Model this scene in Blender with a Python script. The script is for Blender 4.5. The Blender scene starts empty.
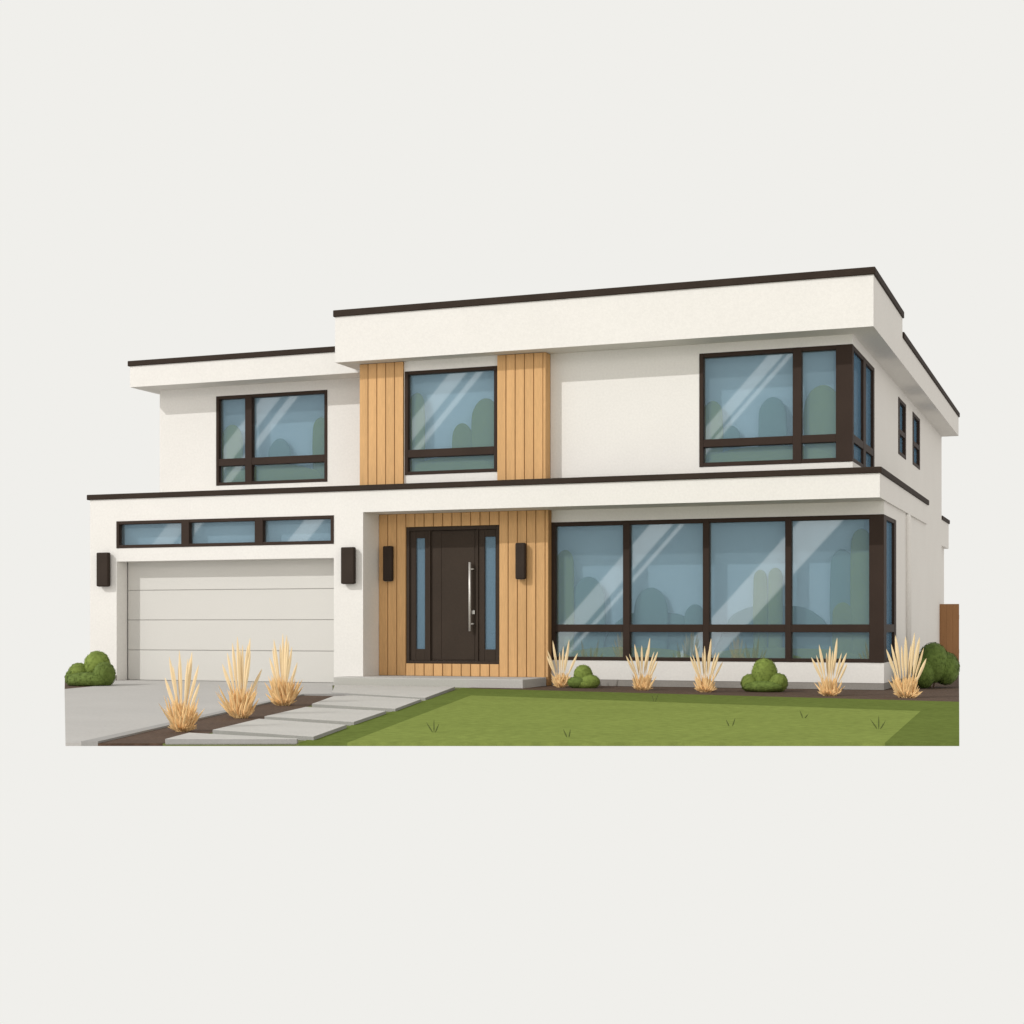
import bpy, bmesh, math, random
from mathutils import Vector, Matrix, noise

scene = bpy.context.scene
COL = scene.collection
R = math.radians
random.seed(11)

# ------------------------------------------------------------------ materials
def new_mat(name):
    m = bpy.data.materials.new(name); m.use_nodes = True
    nt = m.node_tree
    for n in list(nt.nodes): nt.nodes.remove(n)
    out = nt.nodes.new('ShaderNodeOutputMaterial')
    return m, nt, out

def mat(name, col, rough=0.8, var=0.06, scale=3.0, grain=0.05, gscale=60.0, bump=0.0, bscale=80.0,
        stretch=(1, 1, 1), metallic=0.0, spec=0.3, island=0.0, specks=0.0):
    """Principled surface with two octaves of colour variation and a fine bump."""
    m, nt, out = new_mat(name)
    N, L = nt.nodes.new, nt.links.new
    p = N('ShaderNodeBsdfPrincipled')
    p.inputs['Roughness'].default_value = rough
    p.inputs['Metallic'].default_value = metallic
    p.inputs['Specular IOR Level'].default_value = spec
    L(p.outputs[0], out.inputs[0])
    tc = N('ShaderNodeTexCoord'); mp = N('ShaderNodeMapping')
    mp.inputs['Scale'].default_value = stretch
    L(tc.outputs['Object'], mp.inputs[0])
    n1 = N('ShaderNodeTexNoise'); n1.inputs['Scale'].default_value = scale; n1.inputs['Detail'].default_value = 5
    n2 = N('ShaderNodeTexNoise'); n2.inputs['Scale'].default_value = gscale; n2.inputs['Detail'].default_value = 3
    L(mp.outputs[0], n1.inputs[0]); L(mp.outputs[0], n2.inputs[0])
    def ranged(src, amt):
        r = N('ShaderNodeMapRange'); L(src, r.inputs[0])
        r.inputs[1].default_value = 0.25; r.inputs[2].default_value = 0.75
        r.inputs[3].default_value = 1 - amt; r.inputs[4].default_value = 1 + amt
        return r.outputs[0]
    def mul(a, b):
        k = N('ShaderNodeMath'); k.operation = 'MULTIPLY'; L(a, k.inputs[0]); L(b, k.inputs[1]); return k.outputs[0]
    v = mul(ranged(n1.outputs[0], var), ranged(n2.outputs[0], grain))
    if island:
        g = N('ShaderNodeNewGeometry')
        r = N('ShaderNodeMapRange'); L(g.outputs['Random Per Island'], r.inputs[0])
        r.inputs[3].default_value = 1 - island; r.inputs[4].default_value = 1 + island
        v = mul(v, r.outputs[0])
    if specks:
        vo = N('ShaderNodeTexVoronoi'); vo.inputs['Scale'].default_value = 7.0
        L(mp.outputs[0], vo.inputs[0])
        r = N('ShaderNodeMapRange'); L(vo.outputs['Distance'], r.inputs[0])
        r.inputs[1].default_value = 0.06; r.inputs[2].default_value = 0.13
        r.inputs[3].default_value = 1 - specks; r.inputs[4].default_value = 1.0
        v = mul(v, r.outputs[0])
    mx = N('ShaderNodeVectorMath'); mx.operation = 'SCALE'
    mx.inputs[0].default_value = col[:3]; L(v, mx.inputs['Scale'])
    L(mx.outputs[0], p.inputs['Base Color'])
    if bump:
        nb = N('ShaderNodeTexNoise'); nb.inputs['Scale'].default_value = bscale; nb.inputs['Detail'].default_value = 4
        L(mp.outputs[0], nb.inputs[0])
        b = N('ShaderNodeBump'); b.inputs['Strength'].default_value = bump; b.inputs['Distance'].default_value = 0.01
        L(nb.outputs[0], b.inputs['Height']); L(b.outputs[0], p.inputs['Normal'])
    return m

def glass_mat(name, gloss, clear=0.80, trans=0.12, film=None):
    """Blue-grey solar-control glass with a hazy film: part see-through, part milky body, a mirror coating."""
    m, nt, out = new_mat(name)
    N, L = nt.nodes.new, nt.links.new
    tr = N('ShaderNodeBsdfTransparent'); tr.inputs[0].default_value = (0.93, 0.98, 1.0, 1)
    df = N('ShaderNodeBsdfDiffuse'); tl = N('ShaderNodeBsdfTranslucent')
    tc = N('ShaderNodeTexCoord'); nz = N('ShaderNodeTexNoise'); nz.inputs['Scale'].default_value = 1.6; nz.inputs['Detail'].default_value = 6
    L(tc.outputs['Object'], nz.inputs[0])
    cr = N('ShaderNodeValToRGB')
    cr.color_ramp.elements[0].position = 0.3; cr.color_ramp.elements[0].color = GLASS_A
    cr.color_ramp.elements[1].position = 0.7; cr.color_ramp.elements[1].color = GLASS_B
    if film:
        for e in cr.color_ramp.elements: e.color = film
    L(nz.outputs[0], cr.inputs[0]); L(cr.outputs[0], df.inputs[0])
    tl.inputs[0].default_value = (0.85, 0.93, 1.0, 1)
    gl = N('ShaderNodeBsdfGlossy'); gl.inputs['Roughness'].default_value = 0.015
    gl.inputs[0].default_value = (0.95, 0.97, 1, 1)
    m0 = N('ShaderNodeMixShader'); m0.inputs[0].default_value = trans
    L(df.outputs[0], m0.inputs[1]); L(tl.outputs[0], m0.inputs[2])
    m1 = N('ShaderNodeMixShader'); m1.inputs[0].default_value = clear
    L(m0.outputs[0], m1.inputs[1]); L(tr.outputs[0], m1.inputs[2])
    m2 = N('ShaderNodeMixShader'); m2.inputs[0].default_value = gloss
    L(m1.outputs[0], m2.inputs[1]); L(gl.outputs[0], m2.inputs[2])
    L(m2.outputs[0], out.inputs[0])
    return m

GLASS_A = (0.30, 0.42, 0.48, 1); GLASS_B = (0.33, 0.45, 0.51, 1)
M = dict(
    plaster=mat('plaster', (0.735, 0.722, 0.695), 0.9, 0.016, 1.3, 0.035, 26, 0.22, 60, spec=0.1),
    trim=mat('dark_coping', (0.036, 0.026, 0.020), 0.7, 0.12, 3, 0.1, 50, spec=0.08),
    frame=mat('bronze_frame', (0.039, 0.026, 0.020), 0.6, 0.10, 2, 0.08, 60, spec=0.10),
    door=mat('door_paint', (0.045, 0.033, 0.025), 0.6, 0.08, 2, 0.12, 70, spec=0.10),
    darkmetal=mat('lamp_metal', (0.036, 0.026, 0.020), 0.6, 0.1, 4, 0.08, 60, spec=0.10),
    lens=mat('lamp_diffuser', (0.12, 0.10, 0.085), 0.5, 0.05, 4, 0.05, 60),
    wood=mat('cedar_boards', (0.60, 0.362, 0.168), 0.75, 0.09, 1.5, 0.10, 14, 0.15, 40, (6, 6, 0.4), spec=0.1, island=0.06),
    gap=mat('board_gap', (0.36, 0.205, 0.090), 0.85, spec=0.05),
    garage=mat('garage_door_paint', (0.60, 0.59, 0.56), 0.7, 0.012, 1.0, 0.02, 50, 0.05, 90),
    concrete=mat('driveway_concrete', (0.45, 0.44, 0.425), 0.9, 0.05, 0.8, 0.06, 24, 0.25, 50, specks=0.10),
    paver=mat('paver_concrete', (0.49, 0.48, 0.455), 0.9, 0.05, 1.4, 0.06, 26, 0.25, 60),
    step=mat('step_concrete', (0.47, 0.46, 0.44), 0.9, 0.04, 1.0, 0.05, 45, 0.2, 60),
    edging=mat('edging_concrete', (0.33, 0.325, 0.315), 0.9, 0.06, 2, 0.05, 45, 0.2, 60),
    footing=mat('footing_concrete', (0.27, 0.255, 0.235), 0.9, 0.08, 2, 0.08, 45, 0.2, 60),
    lawn=mat('lawn_grass', (0.203, 0.252, 0.066), 0.95, 0.06, 1.1, 0.16, 9, 0.5, 30, spec=0.0),
    rough=mat('lawn_border_grass', (0.129, 0.168, 0.042), 0.95, 0.07, 1.1, 0.16, 9, 0.5, 30, spec=0.0),  # darker green that paints shade along the lawn edge and corner
    moss=mat('joint_grass', (0.13, 0.15, 0.045), 0.95, 0.1, 2, 0.15, 20, 0.6, 35),
    mulch=mat('bark_mulch', (0.085, 0.052, 0.034), 0.95, 0.12, 2, 0.35, 22, 1.0, 25),
    leaf=mat('leaf', (0.180, 0.240, 0.048), 0.85, 0.07, 2, 0.08, 30, island=0.10),
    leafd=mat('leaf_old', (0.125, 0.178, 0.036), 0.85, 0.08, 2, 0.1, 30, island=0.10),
    leafr=mat('laurel_leaf', (0.120, 0.180, 0.036), 0.85, 0.08, 2, 0.1, 30, island=0.10),
    inleaf=mat('indoor_leaf', (0.195, 0.245, 0.03), 0.8, 0.05, 2, 0.06, 30, island=0.05),  # green of the added forms that imitate reflected trees
    inleafd=mat('indoor_leaf_blue', (0.175, 0.29, 0.27), 0.8, 0.05, 2, 0.06, 30, island=0.05),
    lining=mat('room_paint', (0.62, 0.755, 0.85), 0.9, 0.01, 1, 0.01, 30),
    straw=mat('straw_blades', (0.86, 0.60, 0.30), 0.9, 0.05, 4, 0.06, 60, spec=0.1, island=0.10),
    plume=mat('straw_plume', (0.77, 0.60, 0.36), 0.9, 0.05, 4, 0.07, 60, stretch=(6, 6, 1), island=0.05),
    fence=mat('fence_boards', (0.285, 0.145, 0.062), 0.8, 0.08, 1.2, 0.08, 25, 0.15, 40, (5, 5, 0.6), island=0.05),
    steel=mat('brushed_steel', (0.62, 0.60, 0.57), 0.45, 0.04, 5, 0.05, 80, metallic=0.6),
    tuft=mat('dark_grass_blades', (0.10, 0.125, 0.035), 0.9, 0.1, 4, 0.1, 40),
    pane=glass_mat('blue_glass', 0.16),
    sidepane=glass_mat('side_glass', 0.03, 0.52, 0.1, (0.13, 0.25, 0.37, 1)),
    doorpane=glass_mat('sidelight_glass', 0.08, 0.60, 0.1, (0.22, 0.34, 0.44, 1)),
)

# ------------------------------------------------------------------ mesh helpers
class MB:
    def __init__(self): self.v = []; self.f = []; self.mi = []
    def face(self, pts, mi=0):
        i = len(self.v); self.v += [tuple(p) for p in pts]; self.f.append(tuple(range(i, i + len(pts)))); self.mi.append(mi)
    def box(self, x0, x1, y0, y1, z0, z1, mi=0):
        i = len(self.v)
        self.v += [(x0,y0,z0),(x1,y0,z0),(x1,y1,z0),(x0,y1,z0),(x0,y0,z1),(x1,y0,z1),(x1,y1,z1),(x0,y1,z1)]
        for q in ((0,3,2,1),(4,5,6,7),(0,1,5,4),(1,2,6,5),(2,3,7,6),(3,0,4,7)):
            self.f.append(tuple(i + k for k in q)); self.mi.append(mi)
        return self
    def prism(self, poly, z0, z1, mi=0, side=None):
        side = mi if side is None else side
        a = sum(poly[k][0]*poly[(k+1) % len(poly)][1] - poly[(k+1) % len(poly)][0]*poly[k][1] for k in range(len(poly)))
        if a < 0: poly = poly[::-1]
        n = len(poly); i = len(self.v)
        self.v += [(x, y, z0) for x, y in poly] + [(x, y, z1) for x, y in poly]
        self.f.append(tuple(i + k for k in reversed(range(n)))); self.mi.append(mi)
        self.f.append(tuple(i + n + k for k in range(n))); self.mi.append(mi)
        for k in range(n):
            self.f.append((i+k, i+(k+1) % n, i+n+(k+1) % n, i+n+k)); self.mi.append(side)
        return self
    def tube(self, pts, rad, seg=10, mi=0):
        rings = []
        for k, p in enumerate(pts):
            p = Vector(p); a = Vector(pts[max(k-1, 0)]); b = Vector(pts[min(k+1, len(pts)-1)])
            d = (b - a).normalized(); u = d.orthogonal().normalized(); w = d.cross(u)
            i = len(self.v)
            self.v += [tuple(p + rad*(math.cos(2*math.pi*s/seg)*u + math.sin(2*math.pi*s/seg)*w)) for s in range(seg)]
            rings.append((i, u))
        for k in range(len(rings)-1):
            i, j = rings[k][0], rings[k+1][0]
            off = min(range(seg), key=lambda o: (Vector(self.v[i]) - Vector(self.v[j+o])).length)
            for s in range(seg):
                self.f.append((i+s, i+(s+1) % seg, j+(s+1+off) % seg, j+(s+off) % seg)); self.mi.append(mi)
        for i, rev in ((rings[0][0], True), (rings[-1][0], False)):
            q = [i+s for s in range(seg)]
            self.f.append(tuple(reversed(q) if rev else q)); self.mi.append(mi)
        return self
    def wall(self, a0, a1, z0, z1, holes, th, mapf):
        """A slab of wall with rectangular openings; mapf(a, z, depth) -> xyz."""
        A = sorted({a0, a1} | {h[k] for h in holes for k in (0, 1) if a0 < h[k] < a1})
        Z = sorted({z0, z1} | {h[k] for h in holes for k in (2, 3) if z0 < h[k] < z1})
        def solid(i, j):
            if not (0 <= i < len(A)-1 and 0 <= j < len(Z)-1): return False
            a = (A[i]+A[i+1])/2; z = (Z[j]+Z[j+1])/2
            return not any(h[0] < a < h[1] and h[2] < z < h[3] for h in holes)
        for i in range(len(A)-1):
            for j in range(len(Z)-1):
                if not solid(i, j): continue
                p, q, r, s = A[i], A[i+1], Z[j], Z[j+1]
                self.face([mapf(p,r,0), mapf(q,r,0), mapf(q,s,0), mapf(p,s,0)])
                self.face([mapf(p,s,th), mapf(q,s,th), mapf(q,r,th), mapf(p,r,th)])
                if not solid(i-1, j): self.face([mapf(p,s,0), mapf(p,s,th), mapf(p,r,th), mapf(p,r,0)])
                if not solid(i+1, j): self.face([mapf(q,r,0), mapf(q,r,th), mapf(q,s,th), mapf(q,s,0)])
                if not solid(i, j-1): self.face([mapf(p,r,0), mapf(p,r,th), mapf(q,r,th), mapf(q,r,0)])
                if not solid(i, j+1): self.face([mapf(q,s,0), mapf(q,s,th), mapf(p,s,th), mapf(p,s,0)])
        return self
    def build(self, name, mats, parent=None, bevel=0.0, smooth=False, merge=False, recalc=False):
        if not isinstance(mats, (list, tuple)): mats = [mats]
        me = bpy.data.meshes.new(name)
        me.from_pydata(self.v, [], self.f)
        for m in mats: me.materials.append(m)
        me.polygons.foreach_set('material_index', self.mi)
        if smooth: me.polygons.foreach_set('use_smooth', [True]*len(self.f))
        me.update()
        if merge or recalc:
            bm = bmesh.new(); bm.from_mesh(me)
            if merge: bmesh.ops.remove_doubles(bm, verts=bm.verts, dist=1e-5)
            if recalc: bmesh.ops.recalc_face_normals(bm, faces=bm.faces)
            bm.to_mesh(me); bm.free()
        o = bpy.data.objects.new(name, me); COL.objects.link(o)
        if parent is not None: o.parent = parent
        if bevel:
            b = o.modifiers.new('bevel', 'BEVEL'); b.width = bevel; b.segments = 2; b.limit_method = 'ANGLE'
        return o

def tag(o, label=None, cat=None, group=None, kind=None):
    if label: o['label'] = label
    if cat: o['category'] = cat
    if group: o['group'] = group
    if kind: o['kind'] = kind
    return o

def empty(name, loc):
    o = bpy.data.objects.new(name, None); o.location = loc; o.empty_display_size = 0.2
    COL.objects.link(o); return o

FRONT = lambda y: (lambda a, z, d: (a, y + d, z))
RIGHT = lambda x: (lambda a, z, d: (x - d, a, z))

# ------------------------------------------------------------------ the house
house = empty('house', (0, 0, 0))
tag(house, 'white two storey modern house with flat roofs, cedar panels and dark framed windows', 'house')

# --- walls
w = MB()
w.wall(-14.73, -8.95, 0.10, 3.43, [(-14.13, -9.53, 2.50, 3.01), (-14.13, -9.53, -1, 2.25)], 0.34, FRONT(-0.8))
w.box(-14.73, -14.13, -0.79, -0.46, 0.0, 0.10); w.box(-9.53, -8.95, -0.79, -0.46, 0.0, 0.10)
w.box(-14.73, -14.43, -0.46, 14.7, 0.0, 3.43)
w.box(-9.25, -8.95, -0.46, 0.30, 0.0, 3.06)
w.build('garage_wall', M['plaster'], house)

w = MB()
w.box(-8.95, -5.69, -0.152, 0.20, 0.0, 0.36); w.box(-8.95, -5.69, -0.152, 0.20, 2.81, 3.06)
w.box(-8.95, -8.41, -0.152, 0.20, 0.36, 2.81); w.box(-6.61, -5.69, -0.152, 0.20, 0.36, 2.81)
w.build('entry_wall', M['gap'], house)

w = MB()
w.box(-5.69, 0.0, 0.0, 0.14, 2.84, 3.06)
w.box(-0.14, 0.0, 0.14, 1.58, 2.84, 3.06)
w.box(-0.25, 0.0, 1.58, 6.2, 0.11, 3.06)
w.box(-0.50, 0.0, 6.2, 6.35, 0.0, 3.5)
w.build('ground_floor_wall', M['plaster'], house)

w = MB()
w.box(-5.69, 0.0, 0.0, 0.30, 0.11, 0.44)
w.box(-0.30, 0.0, 0.30, 1.58, 0.11, 0.44)
w.build('plinth', M['plaster'], house)
w = MB()
w.box(-5.69, -0.004, 0.006, 0.30, 0.0, 0.11); w.box(-0.30, -0.004, 0.30, 6.2, 0.0, 0.11)
w.build('footing', M['footing'], house)
w = MB(); w.box(-14.72, -14.136, -0.82, -0.79, 0.0, 0.10)
w.build('footing', M['footing'], house)

w = MB()
w.wall(-5.71, -0.50, 3.45, 5.785, [(-3.05, 0, 3.71, 5.62)], 0.25, FRONT(0.0))
w.wall(-8.45, -6.58, 3.45, 5.785, [(-8.41, -6.63, 3.74, 5.60)], 0.20, FRONT(-0.2))
w.wall(-14.24, -9.28, 3.45, 5.73, [(-12.94, -10.50, 3.78, 5.53)], 0.25, FRONT(0.8))
w.box(-14.24, -13.99, 1.05, 14.7, 3.45, 5.73)
w.build('upper_wall', M['plaster'], house)
w = MB()
w.wall(0.25, 14.7, 3.45, 5.785, [(0, 2.57, 3.71, 5.62), (5.95, 7.15, 4.45, 5.58), (8.40, 9.72, 4.48, 5.60)], 0.25, RIGHT(-0.5))
w.box(-0.75, -0.5, 6.35, 14.7, 0.0, 3.45)
w.box(-14.43, -0.75, 14.45, 14.7, 0.0, 5.73)
w.build('side_wall', M['plaster'], house)

# --- roofs with their dark copings
def coping(parent, segs):
    m = MB()
    for s in segs: m.box(*s)
    return m.build('coping', M['trim'], parent, bevel=0.012)

r = MB(); r.box(-9.63, -0.09, -0.56, 3.2, 5.78, 6.60)
roof = r.build('roof', M['plaster'], house)
coping(roof, [(-9.66, -0.06, -0.59, -0.30, 6.60, 6.72), (-0.35, -0.06, -0.30, 3.23, 6.60, 6.72),
              (-9.66, -9.34, -0.30, 3.23, 6.60, 6.72), (-9.34, -0.35, 2.95, 3.23, 6.60, 6.72)])
r = MB(); r.box(-9.6, -0.09, 3.2, 14.72, 5.78, 6.25)
roof = r.build('roof', M['plaster'], house)
coping(roof, [(-0.35, -0.06, 3.23, 14.75, 6.25, 6.36), (-9.6, -0.35, 14.45, 14.75, 6.25, 6.36)])
r = MB(); r.box(-14.56, -9.6, 0.25, 14.72, 5.72, 6.13); r.box(-9.6, -9.30, 0.25, 0.9, 5.72, 5.78)
roof = r.build('roof', M['plaster'], house)
coping(roof, [(-14.60, -9.6, 0.22, 0.5, 6.13, 6.235), (-14.60, -14.32, 0.5, 14.75, 6.13, 6.235), (-14.32, -9.6, 14.45, 14.75, 6.13, 6.235)])
r = MB(); r.box(-8.95, 0.04, -0.8, 0.0, 3.05, 3.43); r.box(-5.6, 0.04, 0.0, 6.2, 3.05, 3.43); r.box(-14.43, -8.95, -0.46, 0.9, 3.3, 3.42)
roof = r.build('roof', M['plaster'], house)
coping(roof, [(-14.79, 0.07, -0.83, -0.56, 3.43, 3.53), (-0.22, 0.07, -0.56, 6.24, 3.43, 3.53), (-14.79, -14.5, -0.56, 14.7, 3.43, 3.53),
              (-14.5, -0.22, -0.56, 0.0, 3.44, 3.47)])
r = MB(); r.box(-6.0, -0.5, 14.7, 16.6, 3.05, 3.70); r.box(-5.9, -0.6, 14.7, 16.4, 0.0, 3.05)
roof = r.build('roof', M['plaster'], house)
coping(roof, [(-6.03, -0.47, 14.7, 16.63, 3.70, 3.80)])

# --- cedar cladding: separate boards over a dark gap layer
def boards(m, x0, x1, y0, y1, z0, z1, n, gap=0.016):
    p = (x1 - x0)/n
    for k in range(n): m.box(x0 + k*p + gap/2, x0 + (k+1)*p - gap/2, y0, y1, z0, z1)
def cladding(x0, x1, n):
    b = MB(); boards(b, x0, x1, -0.25, -0.2365, 3.532, 5.773, n)
    c = b.build('cladding', M['wood'], house, bevel=0.004)
    return c
c = cladding(-9.30, -8.42, 5)
MB().box(-9.295, -8.43, -0.236, 0.8, 3.53, 5.775).build('backing', M['gap'], c)
c = cladding(-6.62, -5.76, 5)
b = MB(); b.box(-6.61, -5.765, -0.236, 0.0, 3.53, 5.775); b.build('backing', M['gap'], c)
b = MB(); b.box(-5.76, -5.71, -0.25, 0.0, 3.53, 5.775); b.build('side_board', M['wood'], c, bevel=0.01)
b = MB()
boards(b, -8.95, -8.41, -0.17, -0.153, 0.142, 3.046, 3)
boards(b, -6.61, -5.75, -0.17, -0.153, 0.142, 3.046, 5)
boards(b, -8.41, -6.61, -0.17, -0.153, 2.81, 3.046, 10)
boards(b, -8.41, -6.61, -0.17, -0.153, 0.142, 0.36, 10)
c = b.build('cladding', M['wood'], house, bevel=0.004)
MB().box(-5.745, -5.695, -0.168, -0.002, 0.142, 3.046).build('side_board', M['wood'], c, bevel=0.006)

# --- windows: dark frame mesh > pane; a pale room behind each
def grid_frame(m, p, x0, x1, z0, z1, y0, y1, mull, trans, fw, py, mp=lambda a, b: (a, b)):
    """outer ring, posts and rails as butted boxes; panes in the openings. Works along x (front) or y (side)."""
    def bx(mb, a0, a1, d0, d1, q0, q1):
        if mp == 'side': mb.box(-d1, -d0, a0, a1, q0, q1)
        else: mb.box(a0, a1, d0, d1, q0, q1)
    posts = [(x0, x0+fw[0])] + sorted(mull) + [(x1-fw[1], x1)]
    rails = [(z0, z0+fw[2])] + sorted(trans) + [(z1-fw[3], z1)]
    for a in posts: bx(m, a[0], a[1], y0, y1, z0, z1)
    for k in range(len(posts)-1):
        a, b = posts[k][1], posts[k+1][0]
        for q in rails: bx(m, a, b, y0+0.003, y1-0.003, q[0], q[1])
        for j in range(len(rails)-1):
            bx(p, a-0.008, b+0.008, py, py+0.012, rails[j][1]-0.008, rails[j+1][0]+0.008)

def room(path, z0, z1, name='room_lining'):
    m = MB()
    for k in range(len(path)-1):
        (ax, ay), (bx, by) = path[k], path[k+1]
        m.face([(ax, ay, z0), (bx, by, z0), (bx, by, z1), (ax, ay, z1)])
    m.face([(x, y, z0) for x, y in path]); m.face([(x, y, z1) for x, y in path])
    return m.build(name, M['lining'], house)

def window(x0, x1, z0, z1, y, mull, trans, fw=(0.06,)*4, depth=0.12, name='window'):
    m, p = MB(), MB()
    grid_frame(m, p, x0, x1, z0, z1, y-0.015, y+depth, mull, trans, fw, y+0.075)
    o = m.build(name, M['frame'], house, bevel=0.006)
    p.build('pane', M['pane'], o)
    return o

window(-12.94, -10.50, 3.78, 5.53, 0.8, [(-12.29, -12.14)], [(4.16, 4.30)])
room([(-12.94, .93), (-12.94, 1.08), (-10.5, 1.08), (-10.5, .93)], 3.78, 5.53)
window(-8.41, -6.63, 3.74, 5.60, -0.2, [], [(4.05, 4.19)])
room([(-8.41, -.07), (-8.41, .08), (-6.63, .08), (-6.63, -.07)], 3.74, 5.60)
window(-14.13, -9.53, 2.50, 3.01, -0.8, [(-12.70, -12.53), (-11.14, -10.97)], [])
room([(-14.13, -.67), (-14.13, -.54), (-9.53, -.54), (-9.53, -.67)], 2.50, 3.01)

# upper corner window
m, p, ps = MB(), MB(), MB()
grid_frame(m, p, -3.05, -0.50, 3.71, 5.62, -0.015, 0.12, [(-1.475, -1.33)], [(4.04, 4.17)], (0.07, 0.27, 0.07, 0.07), 0.075)
grid_frame(m, ps, 0.12, 2.57, 3.71, 5.62, 0.50, 0.62, [(1.22, 1.52)], [(4.04, 4.17)], (0.02, 0.16, 0.07, 0.07), 0.545, 'side')
o = m.build('corner_window', M['frame'], house, bevel=0.006)
p.build('pane', M['pane'], o); ps.build('pane', M['sidepane'], o)
room([(-3.05, .13), (-3.05, .28), (-.85, .28), (-.85, 2.57), (-.63, 2.57)], 3.71, 5.62)

# ground floor corner window
m, p, ps = MB(), MB(), MB()
grid_frame(m, p, -5.69, 0.0, 0.44, 2.84, -0.015, 0.12, [(-4.39, -4.27), (-2.99, -2.88), (-1.60, -1.50)], [(0.93, 1.06)], (0.07, 0.235, 0.06, 0.07), 0.075)
grid_frame(m, ps, 0.12, 1.58, 0.44, 2.84, 0.0, 0.12, [], [(0.93, 1.06)], (0.20, 0.25, 0.06, 0.07), 0.045, 'side')
o = m.build('corner_window', M['frame'], house, bevel=0.006)
p.build('pane', M['pane'], o); ps.build('pane', M['sidepane'], o)
room([(-5.69, .13), (-5.69, .28), (-.35, .28), (-.35, 1.58), (-.13, 1.58)], 0.44, 2.84)

# two narrow side windows
for (a, b, z0, z1) in ((5.95, 7.15, 4.45, 5.58), (8.40, 9.72, 4.48, 5.60)):
    m, ps = MB(), MB()
    grid_frame(m, ps, a, b, z0, z1, 0.485, 0.60, [], [(z0+.42, z0+.52)], (0.16, 0.16, 0.07, 0.07), 0.545, 'side')
    o = m.build('window', M['frame'], house, bevel=0.006)
    ps.build('pane', M['sidepane'], o)
    room([(-.62, a), (-.82, a), (-.82, b), (-.62, b)], z0, z1)

# --- front door set
m, p = MB(), MB()
PS = []
X0, X1, Z0, Z1, Y = -8.41, -6.61, 0.36, 2.81, -0.15
m.box(X0, X0+.06, Y, Y+.14, Z0, Z1); m.box(X1-.06, X1, Y, Y+.14, Z0, Z1)
m.box(X0+.06, X1-.06, Y+.002, Y+.14, Z1-.07, Z1); m.box(X0+.06, X1-.06, Y+.002, Y+.14, Z0, Z0+.05)
for (a, b, g0, g1) in ((X0+.06, -7.98, -8.235, -8.06), (-7.02, X1-.06, -6.905, -6.70)):
    ya, yb = Y+.035, Y+.12
    m.box(a, g0, ya, yb, Z0+.05, Z1-.07); m.box(g1, b, ya, yb, Z0+.05, Z1-.07)
    m.box(g0, g1, ya+.002, yb, Z0+.05, .62); m.box(g0, g1, ya+.002, yb, 2.61, Z1-.07)
    p = MB(); p.box(g0-.005, g1+.005, ya+.03, ya+.042, .615, 2.615); PS.append(p)
m.box(-7.98, -7.945, Y+.01, Y+.13, Z0+.05, Z1-.07); m.box(-7.055, -7.02, Y+.01, Y+.13, Z0+.05, Z1-.07)
fr = m.build('door_frame', M['door'], house, bevel=0.006)
for p in PS: p.build('sidelight', M['doorpane'], fr)
room([(-8.3, .04), (-8.3, .16), (-6.65, .16), (-6.65, .04)], .4, 2.8)
d = MB(); d.box(-7.942, -7.058, Y+.05, Y+.115, Z0+.055, Z1-.075)
d.box(-7.90, -7.74, Y+.044, Y+.05, Z0+.08, Z1-.10); d.box(-7.735, -7.10, Y+.044, Y+.05, Z0+.08, Z1-.10)
door = d.build('front_door', M['door'], house, bevel=0.004)
hd = MB(); hd.tube([(-7.165, Y-.02, .94), (-7.165, Y-.02, 2.16)], .022, 12)
for z in (1.07, 2.04): hd.tube([(-7.165, Y-.02, z), (-7.115, Y+.01, z), (-7.115, Y+.05, z)], .014, 8)
hd.build('handle', M['steel'], door, smooth=True)
MB().box(-7.145, -7.09, Y+.02, Y+.045, 1.24, 1.31).build('lock', M['steel'], door, bevel=0.008)

# --- garage door
g = MB()
zs = [0.0, .575, 1.145, 1.71, 2.27]
for k in range(4): g.box(-14.11, -9.55, -0.46, -0.42, zs[k]+.007, zs[k+1]-.007)
gd = g.build('garage_door', M['garage'], house, bevel=0.004)
MB().box(-14.1, -9.56, -0.444, -0.40, 0, 2.27).build('seam', M['step'], gd)
MB().box(-14.42, -9.26, -0.40, -0.35, 0, 2.49).build('garage_lining', M['plaster'], house)

# --- vertical tube half sunk into the side wall
d = MB(); d.tube([(0.0, 3.0, 3.02), (.02, 3.0, 3.0), (.03, 3.0, 2.92), (.03, 3.0, 0.05)], .06, 16)
d.build('downpipe', M['plaster'], house, smooth=True)

# ------------------------------------------------------------------ wall lamps
def lamp(x0, x1, y, z0, z1, label):
    cx = (x0+x1)/2
    t = empty('wall_lamp', (cx, y, (z0+z1)/2))
    h2, w2 = (z1-z0)/2, (x1-x0)/2
    MB().box(-w2*.7, w2*.7, -.03, 0.0, -h2*.8, h2*.8).build('back_plate', M['darkmetal'], t)
    MB().box(-w2, w2, -.13, -.03, -h2, h2).build('lamp_body', M['darkmetal'], t, bevel=0.02)
    MB().box(-w2*.7, w2*.7, -.115, -.045, -h2-.006, -h2).build('diffuser', M['lens'], t)
    tag(t, label, 'wall lamp', 'dark box lamps on the front walls')
lamp(-14.50, -14.24, -0.8, 1.78, 2.42, 'dark box wall lamp on white wall at outer edge of garage door, above round bush')
lamp(-9.33, -9.07, -0.8, 1.78, 2.43, 'dark box wall lamp on white pier between garage door and cedar entry')
lamp(-8.81, -8.63, -0.17, 1.84, 2.47, 'slim dark wall lamp on narrow cedar strip beside return wall of garage')
lamp(-6.26, -6.08, -0.17, 1.85, 2.48, 'slim dark wall lamp on cedar boards between front door and big corner window')

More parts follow.
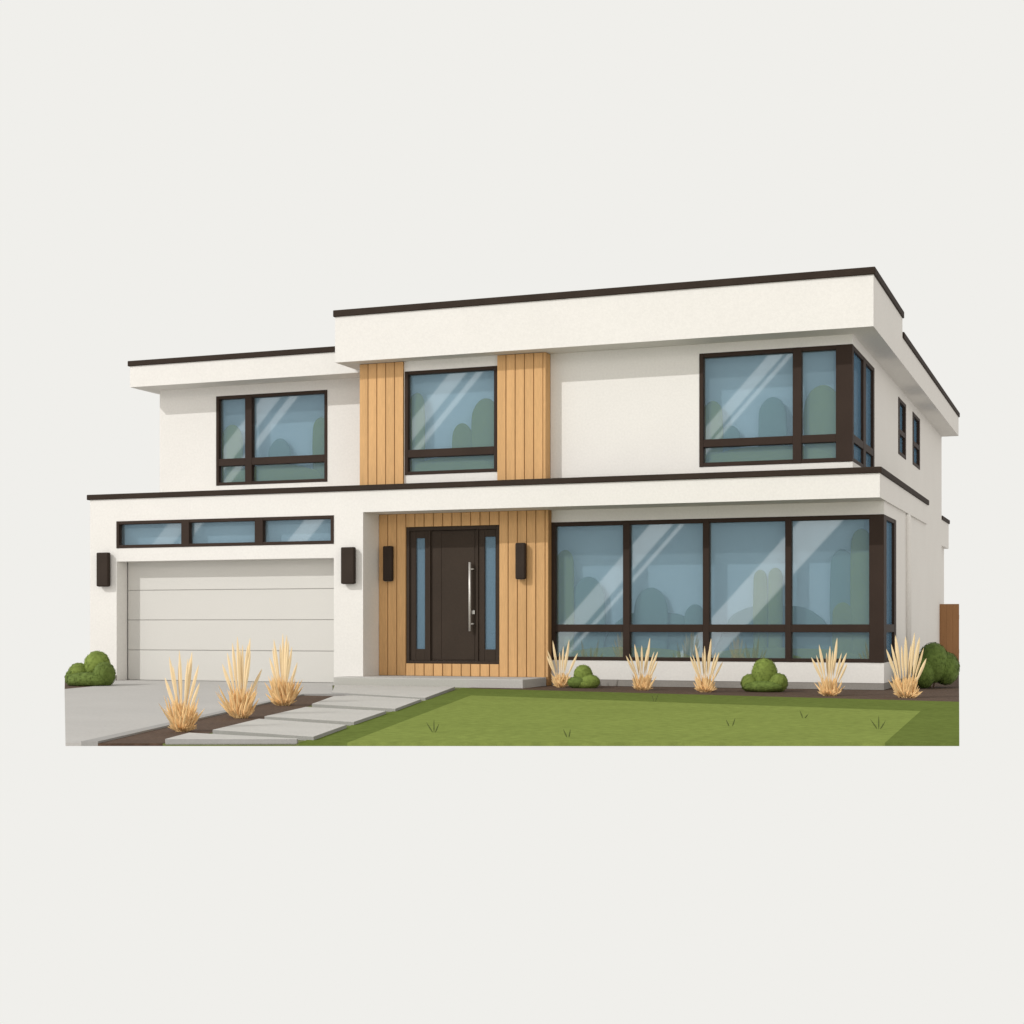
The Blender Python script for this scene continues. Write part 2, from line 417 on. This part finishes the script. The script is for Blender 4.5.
# ------------------------------------------------------------------ ground
ZB = -0.03
def ground(name, poly, z1, m, label, z0=ZB, kind='structure', cat=None):
    o = MB().prism(poly, z0, z1).build(name, M[m])
    return tag(o, label, cat or name.split('_')[0], kind=kind)

A, B = (-5.33, -14.04), (2.12, -11.20)                 # street edge of the plot
def on_front(x): return (x, A[1] + (x-A[0])*(B[1]-A[1])/(B[0]-A[0]))
def right_x(y): return 1.17 + (y-0)*(0.32-1.17)/10.0    # boundary on the fence side
def left_x(y): return -9.88 + (y+8)*(-15.91+9.88)/8.0   # boundary beyond the driveway

plot = [(-5.31, -14.0), (2.09, -11.15), (right_x(16.8)-.02, 16.8), (-14.6, 16.8), (-14.6, .6), (left_x(.6)+.02, .6)]
ground('soil', plot, -0.012, 'mulch', 'dark brown soil under the whole garden plot', -0.028)
# driveway: boundary with the left bed
d1, d0 = (-8.03, -4.79), on_front(-5.20)
ground('driveway', [A, d0, d1, (-7.60, -4.55), (-9.266, -1.36), (-9.266, -0.79), (-9.56, -0.79), (-9.56, -0.46), (-14.12, -0.46), (-14.12, -0.82), (-14.60, -.82), (-13.0, -2.7), (-12.61, -4.39)],
       0.0, 'concrete', 'pale grey concrete driveway in front of the garage')
e0 = on_front(-5.06)
ground('driveway_edging', [d0, e0, (-7.90, -4.93), (-7.10, -4.72), (-7.15, -4.50), (-7.6, -4.55), d1], 0.012, 'edging', 'grey concrete edging strip along the driveway')
ground('side_bed', [(-12.61, -4.39), (-13.0, -2.7), (-14.60, -.82), (-14.60, .58), (left_x(.58), .58)], -0.004, 'mulch', 'brown mulch under the bush left of the driveway')
# left planting bed (between drive and path)
l_front = on_front(-4.52)
ground('path_bed', [e0, l_front, (-4.79, -12.60), (-5.50, -10.20), (-6.25, -7.90), (-7.25, -5.0), (-7.90, -4.93)], -0.006, 'mulch', 'brown mulch bed between driveway and stepping slabs')
# ground under the slabs
pr = on_front(-3.385)
ground('path', [l_front, pr, (-3.50, -12.9), (-6.66, -1.72), (-6.70, -1.34), (-9.266, -1.34), (-9.266, -1.36), (-7.60, -4.55), (-7.15, -4.50), (-7.10, -4.72), (-7.25, -5.0), (-6.25, -7.90), (-5.50, -10.20), (-4.79, -12.60)],
       -0.008, 'moss', 'mossy grass strip under the stepping slabs')
# lawn edge with shade painted as darker green, and lawn
tb = (1.42, -3.60)
lb = [pr, on_front(-3.05), (-5.53, -4.15), (1.23, -6.07), on_front(1.50), B, (right_x(-3.42), -3.42), tb, (-6.66, -1.72), (-3.50, -12.9)]
def nudge(p, dx, dy): return (p[0]+dx, p[1]+dy)
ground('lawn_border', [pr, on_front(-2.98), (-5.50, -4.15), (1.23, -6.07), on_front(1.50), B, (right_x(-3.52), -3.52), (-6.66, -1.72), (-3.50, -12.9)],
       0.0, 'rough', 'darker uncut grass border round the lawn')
ground('lawn', [on_front(-2.98), on_front(1.50), (1.23, -6.07), (-5.50, -4.15)], 0.0, 'lawn', 'light green mown lawn in front of the corner window')
# front bed
ground('planting_bed', [(-6.66, -1.72), (right_x(-3.52), -3.52), (right_x(16.8), 16.8), (-.5, 16.8), (-.5, 6.36), (0, 6.36), (0, 0), (-5.69, 0), (-5.72, -.17), (-5.72, -1.345), (-6.66, -1.345)],
       -0.004, 'mulch', 'dark mulch bed along the foot of the corner window')
# porch step
o = MB().box(-9.262, -5.725, -1.335, -0.172, -.02, .14).build('porch_step', M['step'], None, bevel=0.012)
tag(o, 'wide grey concrete porch step below the front door', 'porch', kind='structure')

# stepping slabs
slabs = [
    ([(-6.93, -1.40), (-5.80, -5.14), (-7.90, -4.00), (-9.20, -1.40)], 'widest pale stepping slab, touching the porch step'),
    ([(-5.69, -5.52), (-4.91, -8.10), (-6.48, -7.33), (-7.30, -5.06), (-7.12, -4.74)], 'pale stepping slab second from the porch step, its corner at the mulch wedge'),
    ([(-4.85, -8.42), (-4.21, -10.62), (-5.65, -10.00), (-6.24, -7.86)], 'pale stepping slab third from the porch step, beside middle straw grass'),
    ([(-4.10, -10.95), (-3.57, -12.72), (-4.98, -12.18), (-5.52, -10.28)], 'pale stepping slab second from the street edge, with lawn at its corner'),
    ([(-3.42, -13.25), on_front(-3.40), on_front(-4.50), (-4.75, -12.95)], 'narrow pale stepping slab cut off by the street edge'),
]
CX, CY = 3.333, -25.553
for k_, (poly, lab) in enumerate(slabs):
    gx = sum(q[0] for q in poly)/len(poly); gy = sum(q[1] for q in poly)/len(poly)
    sh = lambda x, y: .07*((x-gx)*.28 - (y-gy)*.96)
    poly = [(x - .28*sh(x, y), y + .96*sh(x, y)) for x, y in poly] if 0 < k_ < 4 else poly
    poly = [(CX+(x-CX)*.972, CY+(y-CY)*.972) for x, y in poly] if k_ < 4 else poly
    cx = sum(q[0] for q in poly)/len(poly); cy = sum(q[1] for q in poly)/len(poly)
    o = MB().prism([(x-cx, y-cy) for x, y in poly], -.02, .034, 0, 1).build('stepping_slab', [M['paver'], M['edging']], None, bevel=0.004)  # side faces take darker concrete: shade painted on the slab edges
    o.location = (cx, cy, 0)
    tag(o, lab, 'paving slab', 'stepping slabs of the front path')

# ------------------------------------------------------------------ fence (a short run beside the far house corner)
f = empty('fence', (-.5, 14.2, 0)); tag(f, 'brown timber fence panel beside the far house corner', 'fence')
b = MB()
for k in range(3): b.box(.028+k*.145, .172+k*.145, 0, .025, .05, 1.57)
b.build('board', M['fence'], f, bevel=0.004)
MB().box(.03, .465, .0255, .0285, .06, 1.56).build('backing_board', M['fence'], f)
MB().box(.03, .465, .029, .07, .35, .45).build('rail', M['fence'], f)
MB().box(.03, .465, .029, .07, 1.2, 1.3).build('rail', M['fence'], f)
MB().box(-.045, .026, -.005, .08, 0, 1.57).build('post', M['fence'], f, bevel=0.005)

# ------------------------------------------------------------------ bushes
def rand_dir(rng):
    while True:
        v = Vector((rng.uniform(-1, 1), rng.uniform(-1, 1), rng.uniform(-1, 1)))
        if .1 < v.length < 1: return v.normalized()

def lobes_mesh(lobes, leaf, dens, rng, base=0.0):
    """Leafy mass: each lobe (cx,cy,cz, rx,ry,rz, material) is a core with a coat of leaves lying along it."""
    mb = MB()
    for (cx, cy, cz, rx, ry, rz, mi) in lobes:
        bm = bmesh.new(); bmesh.ops.create_icosphere(bm, subdivisions=3, radius=1)
        i = len(mb.v); idx = {}
        for v in bm.verts:
            d = v.co.normalized(); k = .95 + .03*noise.noise(d*3 + Vector((cx, cy, cz)))
            z = cz + d.z*rz*k
            idx[v.index] = len(mb.v); mb.v.append((cx + d.x*rx*k, cy + d.y*ry*k, max(z, base)))
        bm.verts.index_update()
        for f_ in bm.faces:
            mb.f.append(tuple(i + v.index for v in f_.verts)); mb.mi.append(mi)
        bm.free()
        n = int(dens*(rx*ry + ry*rz + rx*rz)*4)
        for _ in range(n):
            d = rand_dir(rng); k = .97 + .03*noise.noise(d*3 + Vector((cx, cy, cz))) + rng.uniform(-.015, .015)
            p = Vector((cx + d.x*rx*k, cy + d.y*ry*k, cz + d.z*rz*k))
            if p.z < base: continue
            nrm = Vector((d.x/rx, d.y/ry, d.z/rz)).normalized()
            nrm = (nrm + rand_dir(rng)*.28).normalized()
            u = nrm.orthogonal().normalized(); u = (Matrix.Rotation(rng.uniform(0, 6.28), 3, nrm) @ u)
            w_ = nrm.cross(u); L = leaf*rng.uniform(.7, 1.3)
            mb.face([p - u*L, p - w_*L*.5 + nrm*L*.12, p + u*L, p + w_*L*.5 + nrm*L*.12], mi)
    return mb

def bush(name, loc, lobes, label, mats, leaf=.03, dens=420, seed=1):
    rng = random.Random(seed)
    t = empty(name, loc)
    lobes_mesh(lobes, leaf, dens, rng).build('foliage', mats, t)
    st = MB()
    for k in range(3):
        a = k*2.1; st.tube([(.03*math.cos(a), .03*math.sin(a), -.01), (.08*math.cos(a), .08*math.sin(a), lobes[0][5]*.7)], .015, 6)
    st.build('stem', M['mulch'], t)
    tag(t, label, 'bush', 'rounded bushes round the house')
LD = [M['leaf'], M['leafd']]  # two leaf tones, one darker, set lobe by lobe
bush('bush', (-13.14, -2.98, 0), [(.02, .18, .33, .24, .24, .28, 0), (-.26, .05, .20, .20, .2, .20, 0), (.28, .02, .19, .19, .22, .23, 1), (.0, -.10, .09, .42, .24, .15, 1), (-.33, .0, .13, .14, .2, .17, 1)],
     'large lobed green bush left of the driveway against the garage corner', LD, .02, 900, 3)
bush('bush', (-4.82, -.85, 0), [(-.03, .06, .20, .17, .16, .19, 0), (.10, .0, .10, .19, .15, .13, 0), (-.10, -.06, .085, .17, .14, .11, 1), (.0, -.02, .06, .26, .15, .09, 0)],
     'smallest green bush, between first straw grass by cedar wall and second one', LD, .016, 1300, 4)
bush('bush', (-1.70, -1.25, 0), [(0, .06, .27, .215, .2, .265, 0), (-.22, .0, .13, .15, .16, .15, 0), (.23, .0, .14, .16, .16, .16, 0), (.01, -.10, .075, .33, .17, .10, 1)],
     'green bush with one tall dome and two side lobes under corner window', LD, .017, 1200, 5)
bush('bush', (.62, 1.2, 0), [(.02, .1, .42, .26, .4, .35, 0), (-.11, -.1, .26, .20, .35, .28, 0), (.20, .3, .32, .24, .4, .29, 0)],
     'big dark green bush in front of brown fence at right house corner', [M['leafr'], M['leafr']], .022, 900, 6)

# ------------------------------------------------------------------ ornamental grasses
def blade(mb, base, tip, wid, seg=5, bend=None, thick=.35, mi=0, peak=.45):
    """A spindle-shaped blade: diamond cross-section, widest at `peak`."""
    base, tip = Vector(base), Vector(tip)
    d = tip - base; side = d.cross(Vector((0, 1, 0)))
    side = side.normalized() if side.length > 1e-6 else Vector((1, 0, 0))
    dep = d.normalized().cross(side)
    bend = bend or Vector((0, 0, 0))
    rings = []
    for k in range(seg+1):
        s = k/seg
        w_ = wid*(math.sin(math.pi*(s**(math.log(.5)/math.log(peak))))**.75 if 0 < s < 1 else 0) + wid*.06
        c = base + d*s + bend*math.sin(math.pi*s*.5)*s
        i = len(mb.v)
        mb.v += [tuple(c + side*w_/2), tuple(c + dep*w_*thick/2), tuple(c - side*w_/2), tuple(c - dep*w_*thick/2)]
        rings.append(i)
    for k in range(seg):
        for q in range(4):
            mb.f.append((rings[k]+q, rings[k]+(q+1) % 4, rings[k+1]+(q+1) % 4, rings[k+1]+q)); mb.mi.append(mi)

def grass(loc, H, plumes, label, spread, seed, nb=170, low=.42):
    """plumes: (x offset of base, x offset of tip, height fraction, width)"""
    rng = random.Random(seed)
    t = empty('ornamental_grass', loc)
    mb = MB()
    for _ in range(nb):
        a = rng.uniform(0, 6.283); r0 = spread*.55*math.sqrt(rng.random())
        lean = rng.gauss(0, .30)
        h_ = H*low*rng.uniform(.45, 1.1)*(1-.5*min(1, abs(lean)))
        b = (r0*math.cos(a), r0*math.sin(a)*.7, -.01)
        tip = (b[0]*1.25 + lean*h_ + .12*b[0]/spread*H*.6, b[1]*1.3 + rng.gauss(0, .22)*h_, h_)
        blade(mb, b, tip, (.022*H/.8 + .008*rng.random()), 4, None, .4, 0, .35)
    for _ in range(int(nb*.35)):        # splayed short blades at the foot
        a = rng.uniform(0, 6.283); r0 = spread*.5
        b = (r0*.6*math.cos(a), r0*.6*math.sin(a), 0)
        h_ = H*rng.uniform(.04, .13)
        blade(mb, b, (spread*rng.uniform(.8, 1.15)*math.cos(a), spread*rng.uniform(.8, 1.1)*math.sin(a), h_), .02, 3, None, .5, 0, .4)
    mb.build('blades', M['straw'], t)
    for k, (x0, x1, hf, wd) in enumerate(plumes):
        p = MB(); y1 = rng.uniform(-.10, .10); z1 = H*hf
        b = Vector((x0, rng.uniform(-.015, .015), .12*H)); tip = Vector((x1, y1, z1))
        s0 = b.lerp(tip, .20)
        blade(p, b, s0, .012, 2, None, 1.0)
        blade(p, s0, tip, wd, 9, Vector(((x1-x0)*.05, 0, 0)), .45, 0, .55)
        p.build('plume', M['plume'], t)
    tag(t, label, 'ornamental grass', 'straw coloured grasses in the mulch beds')

PL = lambda s: [(-.045*s, -.21*s, .66, .04*s), (-.04*s, -.165*s, .80, .036*s), (-.03*s, -.115*s, .92, .04*s), (-.01*s, -.055*s, .86, .034*s), (0, -.015*s, 1.0, .036*s), (.01*s, .03*s, .90, .034*s), (.02*s, .06*s, .98, .042*s), (.03*s, .115*s, .90, .036*s), (.03*s, .15*s, .82, .038*s), (.05*s, .20*s, .60, .036*s)]
grass((-5.21, -12.35, 0), .80, PL(.95), 'straw grass clump nearest the street edge, in driveway bed', .135, 21)
grass((-5.83, -10.20, 0), .92, PL(1.08), 'middle straw grass clump of the three beside the driveway', .155, 22)
grass((-6.74, -7.60, 0), .94, PL(1.08), 'straw grass clump beside driveway nearest the garage door', .165, 23)
PR = lambda s: [(-.07*s, -.28*s, .66, .042*s), (-.06*s, -.21*s, .70, .03*s), (-.05*s, -.16*s, .88, .044*s), (-.02*s, -.07*s, .74, .034*s), (-.01*s, .0, .86, .042*s), (.01*s, .05*s, .78, .03*s), (.03*s, .10*s, 1.0, .044*s), (.05*s, .18*s, .74, .032*s), (.06*s, .24*s, .74, .042*s), (.09*s, .27*s, .56, .036*s)]
grass((-5.26, -.72, 0), .80, [(-.07, -.26, .66, .042), (-.06, -.21, .78, .034), (-.05, -.16, .98, .042), (-.02, -.06, .74, .034), (0, .02, .86, .038), (.02, .08, .76, .032), (.04, .14, 1.0, .044), (.08, .25, .72, .042)], 'straw grass clump at corner of porch step and cedar wall', .15, 31, 110, .34)
grass((-3.66, -1.32, 0), .84, PR(.92), 'straw grass clump under the first mullion of the corner window', .17, 32, 110, .34)
grass((-2.53, -1.68, 0), .84, PR(.92), 'straw grass clump under middle mullion of corner window, beside domed bush', .17, 33, 110, .34)
grass((-.49, -2.28, 0), .86, PR(.95), 'straw grass clump in front of last wide pane of corner window', .18, 34, 110, .34)
grass((.64, -2.50, 0), .92, [(-.08, -.27, .76, .042), (-.07, -.21, .84, .036), (-.06, -.16, .98, .05), (-.03, -.07, .82, .036), (0, .0, .96, .05), (.02, .06, .84, .036), (.04, .12, 1.02, .044), (.07, .19, .95, .056), (.08, .23, .78, .036), (.10, .28, .62, .042)], 'straw grass clump at outer house corner in front of big dark bush', .20, 35, 130, .38)

# small darker tufts standing in the lawn
def tuft(x, y, bl, label):
    mb = MB()
    for (x0, x1, h_) in bl: blade(mb, (x0*.3, 0, -.012), (x1, 0, h_), .013, 3, None, .5, 0, .4)
    o = mb.build('grass_tuft', M['tuft']); o.location = (x, y, 0)
    tag(o, label, 'grass tuft', 'dark grass tufts in the lawn')
tuft(-2.80, -11.64, [(-.02, -.085, .10), (0, 0, .13), (.03, .055, .09)], 'three bladed dark grass tuft in lawn near the path and street edge')
tuft(-1.36, -11.80, [(-.02, -.05, .08), (.02, .025, .08)], 'two bladed dark grass tuft at middle of the lawn street edge')
tuft(1.20, -9.60, [(-.02, -.085, .10), (0, 0, .14), (.03, .07, .09)], 'three bladed dark grass tuft beside dark corner of the lawn')
tuft(-2.42, -5.05, [(-.01, -.04, .12), (.03, .06, .12)], 'small dark tuft on lawn border below middle straw grasses')
tuft(-.30, -9.68, [(-.04, -.05, .07), (.05, .05, .09)], 'sparse dark blades in lawn below the domed bush')
tuft(.15, -8.01, [(0, -.04, .09), (.03, .06, .05)], 'leaning dark blade in lawn below the last wide pane')

# ------------------------------------------------------------------ added forms behind the glass, standing in for reflected trees
def topiary(x0, x1, y, z0, z1, mi, label, seed, flat=.5, hedge=False):
    rng = random.Random(seed)
    cx, rx = (x0+x1)/2, (x1-x0)/2; H = z1-z0; ry = flat if hedge else .04
    t = MB(); seg, rows = 28, 22
    def prof(s):                                     # half-width along the height
        if hedge: return min(1.0, (1-s)**.25 + 0.0)
        sc = max(.35, 1 - 1.15*rx/H)
        return (1 - max(0, (s-sc)/(1-sc))**2)**.5 * (.88 + .12*math.sin(s*3.1))
    pts = []
    for k in range(rows+1):
        s = 1-(1-k/rows)**2.2
        for q in range(seg):
            a = 2*math.pi*q/seg
            n_ = 1 + .06*noise.noise(Vector((math.cos(a)*1.5+seed, math.sin(a)*1.5, s*4)))
            ca, sa = math.cos(a), math.sin(a)
            e = .35 if hedge else 1.0
            sx = math.copysign(abs(ca)**e, ca); sy = math.copysign(abs(sa)**e, sa)
            hz_ = H*s*(1 + (.10*noise.noise(Vector((sx*rx*2+seed, 0, 0))) if hedge else 0))
            t.v.append((sx*rx*prof(s)*n_, sy*ry*prof(s)*n_, hz_))
    for k in range(rows):
        for q in range(seg):
            t.f.append((k*seg+q, k*seg+(q+1) % seg, (k+1)*seg+(q+1) % seg, (k+1)*seg+q)); t.mi.append(0)
    t.f.append(tuple(rows*seg+q for q in range(seg))); t.mi.append(0)
    o = t.build('indoor_hedge' if hedge else 'indoor_shrub', M['inleafd' if mi else 'inleaf'], None, smooth=True)
    o.location = (cx, y, z0+.004)
    tag(o, label, 'hedge' if hedge else 'shrub', 'clipped greenery behind the window glass')  # hedge and shrub only name the two shapes of these stand-ins

S = [
    # upper left window
    (-12.93, -12.42, 0.945, 3.78, 4.98, 0, 'tall clipped shrub behind narrow pane of window above garage'),
    (-11.88, -11.38, 0.985, 3.78, 4.67, 1, 'low domed shrub in middle of wide pane above garage'),
    (-10.9, -10.52, 0.945, 3.78, 5.03, 0, 'tall shrub at inner edge of wide pane above garage'),
    # centre window
    (-8.4, -8.08, -0.055, 3.74, 5.23, 0, 'tall slim shrub at one edge of window between cedar panels'),
    (-7.18, -6.64, -0.055, 3.74, 5.06, 0, 'tall broad shrub at other edge of window between cedar panels'),
    (-7.56, -7.16, -0.055, 3.74, 4.64, 0, 'low round shrub beside tall broad one, window between cedar panels'),
    # upper corner window
    (-3.04, -2.68, 0.145, 3.71, 4.83, 0, 'medium shrub at inner edge of upper corner window'),
    (-2.76, -2.38, 0.185, 3.71, 4.41, 1, 'lowest domed shrub in upper corner window beside medium shrub'),
    (-2.09, -1.6, 0.185, 3.71, 4.85, 1, 'tall domed shrub in middle of wide upper corner pane'),
    (-1.32, -0.7, 0.145, 3.71, 5, 0, 'broad tall shrub behind narrow pane of upper corner window'),
    # ground floor corner window
    (-5.66, -5.32, 0.145, 0.44, 2.36, 0, 'tall shrub at cedar end of ground floor corner window'),
    (-5.4, -4.76, 0.185, 0.44, 1.89, 1, 'broad domed shrub in first pane of ground floor corner window'),
    (-4.26, -3.64, 0.185, 0.44, 1.69, 1, 'domed shrub in second pane of ground floor corner window'),
    (-3.36, -2.98, 0.185, 0.44, 1.4, 1, 'low shrub at end of second pane of ground floor window'),
    (-2.17, -1.92, 0.145, 0.44, 1.97, 0, 'slim pale shrub in third pane of ground floor corner window'),
    (-1.92, -1.66, 0.145, 0.44, 2, 0, 'second slim pale shrub in third pane, next to mullion'),
    (-0.9, -0.5, 0.185, 0.44, 2.29, 1, 'tall column shrub in last pane of ground floor corner window'),
    (-0.56, -0.2, 0.145, 0.44, 2.62, 0, 'tallest column shrub beside thick corner post of ground floor window'),
    (-0.86, -0.5, 0.145, 0.44, 1.42, 0, 'low rounded shrub at foot of tall column shrubs, ground floor'),
]
for k, (a, b, y, z0, z1, mi, lab) in enumerate(S): topiary(a, b, y, z0, z1, mi, lab, k+1)
HD = [
    (-12.92, -10.52, 0.91, 3.78, 4.15, 0, 'clipped low hedge along sill of window above garage'),
    (-8.39, -6.65, -0.09, 3.74, 4.04, 0, 'clipped low hedge along sill of window between cedar panels'),
    (-3.02, -0.72, 0.11, 3.71, 4.02, 0, 'clipped low hedge along sill of upper corner window'),
    (-5.66, -3.1, 0.11, 0.44, 0.66, 0, 'clipped low hedge along sill of first ground floor panes'),
    (-3.1, -0.15, 0.11, 0.44, 0.66, 0, 'clipped low hedge along sill of last ground floor panes'),
    (-4.9, -2.9, 0.24, 0.44, 1.26, 1, 'blue green hedge at back of second ground floor pane'),
    (-2.9, -0.7, 0.24, 0.44, 1.36, 1, 'blue green hedge at back of last ground floor panes'),
]
for k, (a, b, y, z0, z1, mi, lab) in enumerate(HD): topiary(a, b, y, z0, z1, mi, lab, 40+k, .02, True)
for (y0, y1, z0, z1, lab) in ((.7, 1.5, 3.71, 4.85, 'tall dark shrub behind first side pane of upper corner window'), (1.6, 2.4, 3.71, 4.6, 'lower dark shrub behind second side pane of upper corner window'),
                              (.9, 1.5, .44, 1.95, 'dark shrub behind narrow side pane of ground floor window')):
    topiary(-.2, .2, 0, z0, z1, 1, lab, int(y0*10)); o = COL.objects[-1]
    o.location = ((-.74 if z0 > 3 else -.24), (y0+y1)/2, z0+.004); o.scale = (.3, (y1-y0)/2/.04, 1)

# ------------------------------------------------------------------ camera
cam = bpy.data.cameras.new('camera'); co = bpy.data.objects.new('camera', cam); COL.objects.link(co)
co.location = (3.3334, -25.5533, 1.05); co.rotation_euler = (R(90), 0, R(20.911))
cam.sensor_width = 36; cam.lens = 1552/1024*36; cam.shift_y = 113/1024; cam.clip_end = 500
scene.camera = co

# ------------------------------------------------------------------ sun and sky
sd = Vector((0.85, 1.0, -0.90)).normalized()
sun = bpy.data.lights.new('sun', 'SUN'); so = bpy.data.objects.new('sun', sun); COL.objects.link(so)
so.rotation_euler = sd.to_track_quat('-Z', 'Y').to_euler(); so.location = (-10, -12, 14)
sun.energy = 1.9; sun.angle = R(0.5); sun.color = (1.0, 0.985, 0.96)

wd = bpy.data.worlds.new('World'); scene.world = wd; wd.use_nodes = True
nt = wd.node_tree
for n in list(nt.nodes): nt.nodes.remove(n)
N, L = nt.nodes.new, nt.links.new
out = N('ShaderNodeOutputWorld'); bg = N('ShaderNodeBackground'); L(bg.outputs[0], out.inputs[0])
tc = N('ShaderNodeTexCoord'); sp = N('ShaderNodeSeparateXYZ'); L(tc.outputs['Generated'], sp.inputs[0])
def mth(op, a, b=None, c=None):
    n = N('ShaderNodeMath'); n.operation = op
    for k, q in enumerate((a, b, c)):
        if q is None: continue
        if hasattr(q, 'links'): L(q, n.inputs[k])
        else: n.inputs[k].default_value = q
    return n.outputs[0]
def smooth(v, a, b):
    n = N('ShaderNodeMapRange'); n.interpolation_type = 'SMOOTHSTEP'; L(v, n.inputs[0])
    n.inputs[1].default_value = a; n.inputs[2].default_value = b
    return n.outputs[0]
x, y, z = sp.outputs
back = mth('MULTIPLY', y, -1.0)
bsafe = mth('MAXIMUM', back, .05)
pt = mth('DIVIDE', x, bsafe); qt = mth('DIVIDE', z, bsafe)
tt = mth('SUBTRACT', mth('MULTIPLY_ADD', qt, 25.55, 1.05), mth('MULTIPLY', mth('MULTIPLY_ADD', pt, 25.55, 3.33), 1.08))
def streaks(ranges):                       # added pale bands off view, placed to show as streaks in the panes
    acc = None
    for a, b, k in ranges:
        s = mth('MULTIPLY', mth('MULTIPLY', smooth(tt, a-.02, a+.02), mth('SUBTRACT', 1.0, smooth(tt, b-.02, b+.02))), k)
        acc = s if acc is None else mth('ADD', acc, s)
    return acc
hi = streaks([(7.28, 7.56, .8), (7.10, 7.20, .8), (13.42, 13.80, .8), (13.08, 13.23, .8), (17.25, 17.70, .8), (16.85, 17.05, .8)])
lo = streaks([(3.47, 4.24, .9), (6.55, 6.99, .85), (6.33, 6.42, .85), (13.95, 14.40, .8), (17.1, 17.6, .6), (16.75, 16.93, .7)])
up = smooth(qt, .084, .090)
st = mth('ADD', mth('MULTIPLY', hi, up), mth('MULTIPLY', lo, mth('SUBTRACT', 1.0, up)))
def mixc(f, a, b):
    n = N('ShaderNodeMix'); n.data_type = 'RGBA'; L(f, n.inputs[0])
    for k, q in ((6, a), (7, b)):
        if hasattr(q, 'links'): L(q, n.inputs[k])
        else: n.inputs[k].default_value = q
    return n.outputs[2]
WHITE = (0.871, 0.863, 0.831, 1)
blue = mixc(st, (0.20, 0.28, 0.34, 1), (1.0, 1.05, 1.06, 1))  # added blue patch behind the camera for the panes to mirror
inv = lambda v: mth('SUBTRACT', 1.0, v)
mask = mth('MULTIPLY', mth('MULTIPLY', smooth(back, .45, .6), inv(smooth(z, .19, .25))), smooth(z, -.10, -.05))
mask = mth('MULTIPLY', mask, mth('MULTIPLY', smooth(pt, -.92, -.80), inv(smooth(pt, .02, .14))))
# added off-view zones: bright band fills eave shade, dim ones darken side and soffits
CREAM = (0.70, 0.675, 0.635, 1)
GLOW = (2.0, 1.89, 1.76, 1)
UNDER = (0.50, 0.47, 0.43, 1)
DIM = (0.64, 0.605, 0.56, 1)
base = mixc(mth('MULTIPLY', smooth(x, .45, .80), smooth(y, -.55, -.10)), mixc(smooth(y, .25, -.35), WHITE, mixc(mth('MULTIPLY', smooth(z, -.22, -.08), inv(smooth(z, .28, .42))), CREAM, GLOW)), DIM)
base = mixc(smooth(z, -.30, -.50), base, UNDER)
L(mixc(mask, base, blue), bg.inputs[0]); bg.inputs[1].default_value = 1.0

# ------------------------------------------------------------------ view
scene.view_settings.view_transform = 'Standard'; scene.view_settings.look = 'None'
scene.view_settings.exposure = 0; scene.view_settings.gamma = 1; scene.view_settings.use_curve_mapping = False
scene.render.engine = 'CYCLES'
scene.cycles.use_denoising = True
scene.cycles.caustics_reflective = False; scene.cycles.caustics_refractive = False
scene.cycles.max_bounces = 8; scene.cycles.transparent_max_bounces = 12
